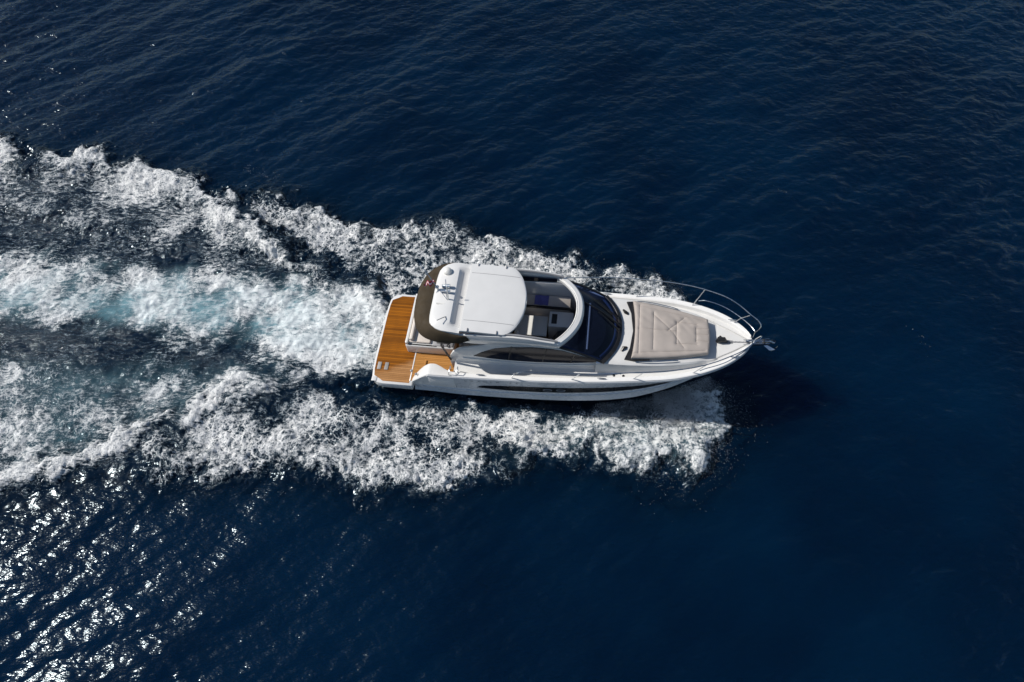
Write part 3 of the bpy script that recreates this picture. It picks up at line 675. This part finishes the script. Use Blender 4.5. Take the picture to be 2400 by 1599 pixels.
# brown canvas wrapped round the after end of the roof
inn = path([(3.25,1.175,2.93),(2.9,1.185,3.02),(2.56,1.16,3.11),(2.40,1.10,3.11),(2.26,1.0,3.10),(2.17,.86,3.08),(2.13,.5,3.04),(2.12,0,3.04)], 30)
out = path([(3.30,1.20,2.84),(2.95,1.30,2.80),(2.5,1.31,2.80),(2.15,1.24,2.80),(1.88,1.08,2.80),(1.72,.82,2.80),(1.62,.42,2.82),(1.595,0,2.82)], 30)
ss = []
for (a, b_) in zip(inn+mir(inn[:-1][::-1]), out+mir(out[:-1][::-1])):
    a = Vector(a); b_ = Vector(b_)
    ss.append([tuple(a.lerp(b_, t)+Vector((0, 0, .05*math.sin(PI*t)+.10*t*(1-t)))) for t in np.linspace(0, 1, 8)]+[tuple(b_+Vector((.01, 0, -.07))), tuple(b_+Vector((.06, 0, -.06))), tuple(a+Vector((0,0,-.10)))])
MB().loft(ss, closed=True, cap=True).build('canvas_awning', M['canvas'], Y, smooth=50)
for s_ in (-1, 1):
    MB().tube([(2.62,s_*1.10,1.35),(2.45,s_*1.12,2.2),(2.5,s_*1.12,2.85)], .03, 8).build('roof_post', M['dark_panel'], Y)

# saloon seen through the open roof
MB().box(3.35, 6.9, -1.0, 1.0, .70, .78).build('saloon_floor', M['wood_floor'], Y, smooth=None)
MB().loft([[(x, .45, 1.20),(x, .74, 1.24),(x, .80, 1.75),(x, .97, 2.05),(x, .99, 2.02),(x, .99, 1.1),(x, .45, 1.1)] for x in (3.6, 4.4, 5.2, 6.02)], closed=True, cap=True).build('saloon_sofa', M['cushion'], Y, smooth=30)
MB().box(3.6, 6.06, .74, .79, 1.66, 1.74).build('sofa_trim', M['black'], Y)
MB().box(4.40, 5.38, -.08, .62, 1.36, 1.42).build('saloon_table', M['white_laminate'], Y, bev=.02)
MB().box(4.85, 5.05, .18, .36, .78, 1.36).build('table_leg', M['steel'], Y)
MB().box(5.42, 6.15, .12, .66, .78, 1.68).build('galley_counter', M['white_laminate'], Y, bev=.02)
MB().box(5.50, 5.66, .22, .56, 1.68, 1.70).build('cooker_top', M['black'], Y, bev=.008)
hs = MB().box(4.55, 5.15, -.88, -.25, 1.30, 1.45).build('helm_seat', M['cushion'], Y, bev=.05, seg=3)
MB().box(4.48, 4.60, -.88, -.25, 1.42, 1.95).build('backrest', M['cushion'], hs, bev=.05, seg=3)
MB().box(4.7, 5.0, -.7, -.43, .78, 1.30).build('seat_base', M['grey_plastic'], hs, bev=.02)
hd = MB().loft([[(5.60, y, 1.55),(5.72, y, 1.86),(6.0, y, 1.98),(6.35, y, 1.98),(6.45, y, .8),(5.7, y, .8)] for y in (-.98, -.6, -.12)], closed=True, cap=True).build('helm_console', M['black'], Y, smooth=30, bev=.02)
wp = [(5.52+.05*math.sin(a), -.55+.19*math.cos(a), 1.74+.19*math.sin(a)) for a in np.linspace(0, 2*PI, 25)[:-1]]
b = MB().tube(wp, .017, 8, closed=True)
for a in (PI/2, PI*7/6, PI*11/6): b.tube([(5.55,-.55,1.74), (5.52+.05*math.sin(a), -.55+.19*math.cos(a), 1.74+.19*math.sin(a))], .012, 6)
b.build('steering_wheel', M['grey_plastic'], hd)
# dashboard under the windscreen
ss = []
for s in np.linspace(-1, 1, 25):
    x1 = base_pt(s)[0]-.08; x0 = min(6.55, x1-.1); y = 1.0*s
    ss.append([(x0, y, 1.93), (x0+.05, y, 1.985), (x0+.12, y, 1.99), (x1-.04, y, 1.99), (x1, y, 1.97), (x1, y, 1.5), (x0, y, 1.5)])
db = MB().loft(ss, closed=True, cap=True).build('dashboard', M['dark_panel'], Y, smooth=35)
MB().tube([(6.62,y,2.0) for y in np.linspace(-.75,.85,12)], .028, 8).build('dashboard_trim', M['white_laminate'], db)
MB().tube([(base_pt(s)[0]-.13, base_pt(s)[1]*.93, 2.03) for s in np.linspace(-.93,.93,30)], .035, 8).build('glass_edge_reflection', M['white_laminate'], db)  # white tube standing in for the bright reflection along the glass's lower edge
MB().box(5.9, 6.2, -.95, -.15, 1.3, 1.33).build('console_shelf', M['dark_panel'], hd)

# sunpad on the trunk
def pad_w(x): return .965-.40*((x-7.92)/2.12)-.06*math.sin(PI*(x-7.92)/2.12)*-1
nx_, ny_ = 150, 120
seams = [((8.07,-.8),(8.07,.82)),((8.07,.03),(9.15,.05)),((8.48,-.62),(8.48,.62)),((8.48,.55),(9.0,.05)),((8.9,.06),(9.35,.5)),((9.05,-.02),(9.35,-.48)),((9.14,-.36),(9.14,.36)),((9.14,.36),(9.72,.33)),((9.14,-.36),(9.72,-.33)),
         ((9.70,-.24),(9.70,.22)),((7.95,-.80),(9.95,-.5)),((7.95,.82),(9.95,.50)),((9.72,.2),(10.03,.22)),((9.72,-.18),(10.03,-.2)),((9.72,.02),(10.03,.02))]
def segd(px, py, a, b_):
    ax, ay = a; bx, by = b_; dx, dy = bx-ax, by-ay; t = np.clip(((px-ax)*dx+(py-ay)*dy)/(dx*dx+dy*dy), 0, 1)
    return np.hypot(px-ax-t*dx, py-ay-t*dy)
U = np.linspace(0, 1, nx_); V = np.linspace(-1, 1, ny_)
gx = np.zeros((nx_, ny_)); gy = gx.copy()
for i, u in enumerate(U):
    for j, v in enumerate(V):
        x = 7.92+2.12*u; w = pad_w(x); cr = -.05*(1-v*v)*(1-u)*-1 - .02
        gx[i, j] = x + (.09*(1-v*v)-.05)*(1-u) + .05*(1-v*v)*u; gy[i, j] = w*v
gz = 2.165-.10*((gx-7.92)/2.12)
edge = np.minimum(np.minimum(U, 1-U)[:, None]*2.12, (1-np.abs(V))[None, :]*.8)
gz -= .055*np.exp(-edge/.03)
for a, b_ in seams:
    ds_ = segd(gx, gy, a, b_); gz -= .014*np.exp(-(ds_/.012)**2)+.013*np.exp(-(ds_/.06)**2)
ph = gx*3.1+gy*7.3
gz += .0035*np.sin((gx*.8+gy)*22+2*np.sin(gx*4))*np.exp(-((gy-.35)/.3)**2)+.002*np.sin(gx*17+gy*5+np.sin(gy*9))
vs = [(gx[i, j], gy[i, j], gz[i, j]) for i in range(nx_) for j in range(ny_)]
fs = [(i*ny_+j, (i+1)*ny_+j, (i+1)*ny_+j+1, i*ny_+j+1) for i in range(nx_-1) for j in range(ny_-1)]
ring = [i*ny_ for i in range(nx_)]+[(nx_-1)*ny_+j for j in range(1, ny_)]+[i*ny_+ny_-1 for i in range(nx_-2, -1, -1)]+[j for j in range(ny_-2, 0, -1)]
b0 = len(vs); vs += [(vs[i][0], vs[i][1], 1.93) for i in ring]
fs += [(ring[i], ring[(i+1) % len(ring)], b0+(i+1) % len(ring), b0+i) for i in range(len(ring))]
M['pad'] = simple('taupe_vinyl', (.385, .34, .305), .7, var=.05, bump=.003, bscale=40)
pad = mesh('sunpad', vs, fs, M['pad'], Y, smooth=50)
bo = [(7.69,-.97),(7.83,-.6),(7.905,0),(7.83,.6),(7.69,.97),(7.95,1.0),(8.4,.93),(8.4,.9),(10.02,.56),(10.06,0),(10.02,-.56),(8.4,-.9),(8.4,-.93),(7.95,-1.0)]
MB().prism(bo, 1.96, 2.03).build('sunpad_gasket', M['black'], pad, smooth=None)
for s_ in (-1, 1):
    MB().tube(path([(8.0,s_*1.02,2.0),(8.25,s_*1.01,2.03),(9.0,s_*.90,2.02),(9.2,s_*.86,1.98)], 16), .014, 6).build('sunpad_rail', M['steel'], Y)

# rails
def rail_y(x): return float(ys_(min(x, 11.0)))-.03
for s_ in (-1, 1):
    top = [(4.50, s_*(rail_y(4.5)-.04), float(zs_(4.5))+.05), (4.60, s_*rail_y(4.6), float(zs_(4.6))+.35), (4.80, s_*rail_y(4.8), float(zs_(4.8))+.52)]
    top += [(x, s_*(rail_y(x)+.10*min(1,(x-4.8)/2)), float(zs_(x))+.56+.16*min(1,(x-4.8)/3)) for x in (5.4,6.2,7,8,8.8,9.5,10.1,10.5)]
    top += [(10.85,s_*.72,2.60),(11.12,s_*.47,2.58),(11.32,s_*.30,2.56),(11.40,s_*.17,2.52),(11.37,s_*.12,2.40),(11.30,s_*.11,2.24)]
    rl = MB().tube(path(top, 90), .0145, 8).build('bow_rail', M['steel'], Y)
    for x in (6.3, 8.05, 9.69):
        y = rail_y(x); z = float(zs_(x))
        MB().tube([(x-.06, s_*(y-.06), z+.02), (x-.02, s_*(y-.04), z+.12), (x+.18, s_*(rail_y(x+.18)+.10*min(1,(x-4.62)/2)), float(zs_(x+.18))+.56+.16*min(1,(x-4.62)/3))], .0135, 8).build('stanchion', M['steel'], rl)
    MB().tube([(10.78, s_*.56, 1.93), (10.92, s_*.56, 2.22), (11.10, s_*.47, 2.55)], .0135, 8).build('stanchion', M['steel'], rl)
    mid = [(9.78, s_*(rail_y(9.78)), 2.06), (9.95, s_*(rail_y(9.9)), 2.16), (10.4, s_*.95, 2.21), (10.92, s_*.58, 2.24), (11.2, s_*.30, 2.24), (11.30, s_*.13, 2.24), (11.30, s_*.09, 2.0)]
    MB().tube(path(mid, 40), .0125, 8).build('mid_rail', M['steel'], rl)
    # cleats and deck fittings
    for x in (3.58, 7.10, 10.75):
        y = float(ys_(x))-.10; z = float(zs_(x))+.03
        b = MB().tube([(x-.13, s_*y, z+.045), (x-.06, s_*y, z+.055), (x+.06, s_*y, z+.055), (x+.13, s_*y, z+.045)], [.008,.014,.014,.008], 8)
        for d in (-.04, .04): b.tube([(x+d, s_*y, z-.005), (x+d, s_*y, z+.05)], .012, 8)
        b.build('cleat', M['steel'], Y)
    for x in (7.45, 7.72):
        MB().lathe([(.035,0),(.04,.008),(.03,.018),(.008,.02)], (x, s_*1.255, float(zs_(x))-.112)).build('deck_filler', M['black'], Y)
# ground tackle
MB().tube([(10.33,-.03,1.82),(10.36,-.03,1.93),(10.50,-.03,1.95),(10.60,-.03,1.84)], [.05,.085,.075,.03], 12).build('windlass', M['black'], Y)
MB().tube([(10.42,.12,1.80),(10.42,.12,1.85)], .035, 10).build('foot_switch', M['black'], Y)
b = MB()
for i, x in enumerate(np.arange(10.58, 11.48, .055)):
    z = 1.86+.15*max(0, (x-10.7))*.55
    b.tube([(x-.03, -.03+(.012 if i % 2 else 0), z), (x+.03, -.03, z)], .014, 6)
b.build('anchor_chain', M['grey_plastic'], Y)
b = MB()
for s_ in (-1, 1): b.slab([(11.05,1.90),(11.6,2.02),(11.74,2.06),(11.74,1.97),(11.6,1.93),(11.2,1.80)], s_*.075-.006-.03, s_*.075+.006-.03)
b.slab([(11.0,1.86),(11.62,1.955),(11.62,1.94),(11.0,1.83)], -.1, .04)
br = b.build('bow_roller', M['steel'], Y)
MB().tube([(11.60,-.10,2.0),(11.60,.04,2.0)], .04, 10).build('roller_wheel', M['black'], br)
b = MB().slab([(11.1,1.98),(11.75,2.055),(11.90,1.98),(11.86,1.93),(11.74,2.0),(11.1,1.94)], -.045, -.015)
b.loft([[(11.58,-.03,1.86),(11.66,-.03,1.88),(11.60,-.03,1.84)],[(11.78,-.20,1.83),(11.92,-.21,1.92),(11.84,-.20,1.80)],[(11.93,-.13,1.80),(12.0,-.10,1.96),(11.99,-.11,1.82)]], closed=True, cap=True)
b.loft([[(11.58,-.03,1.86),(11.66,-.03,1.88),(11.60,-.03,1.84)],[(11.78,.12,1.83),(11.90,.13,1.90),(11.84,.12,1.80)],[(11.93,.10,1.80),(11.97,.09,1.93),(11.99,.08,1.82)]], closed=True, cap=True)
b.build('anchor', M['steel'], Y, smooth=30)
MB().prism([(10.42,.03),(10.98,.02),(10.98,-.08),(10.42,-.09)], 1.83, 1.842).build('locker_lid', M['grey_plastic'], Y, smooth=None)

# ensign on its staff (clipped to the roof), and a cloth on the sofa
W2 = yacht.matrix_world
fl = bpy.data.objects.new('ensign_flag', None); C.objects.link(fl)
fl.matrix_world = W2 @ Matrix.Translation((2.62, -.20, 3.19))
tag(fl, 'small dark red and white ensign on a thin raked staff above the brown canvas', 'flag')
MB().tube([(0,0,0),(-.42,.36,.30),(-.86,.78,.62)], .009, 6).build('flagstaff', M['steel'], fl)
def cloth(v0, v1, mat, nm):
    ss = []
    for u in np.linspace(0, 1, 16):
        row = []
        for v in np.linspace(v0, v1, 5):
            x = -.40-.36*v*.22-.24*u; y = .36+.33*v*.22-.08*u+.05*math.sin(u*9+v*2); z = .30+.25*v*.22-.08*u+.05*math.cos(u*8+v*3)
            row.append((x, y, z))
        ss.append(row)
    return MB().loft(ss).build(nm, mat, fl)
cloth(0, .36, M['red_cloth'], 'red_band'); cloth(.36, .62, M['white_cloth'], 'white_band'); cloth(.62, 1, M['red_cloth'], 'red_band')
ss = []
for u in np.linspace(0, 1, 14):
    ss.append([(4.93+.42*u+.03*v, .78+.0*u+.17*v, 1.80+.27*v+.012*math.sin(u*11+v*4)) for v in np.linspace(0, 1, 8)])
bt = MB().loft(ss)
bt.v = [tuple(W2 @ Vector(v)) for v in bt.v]
o = bt.build('towel', M['blue_cloth'])
tag(o, 'violet blue towel spread on the shaded sofa inside the saloon', 'towel')
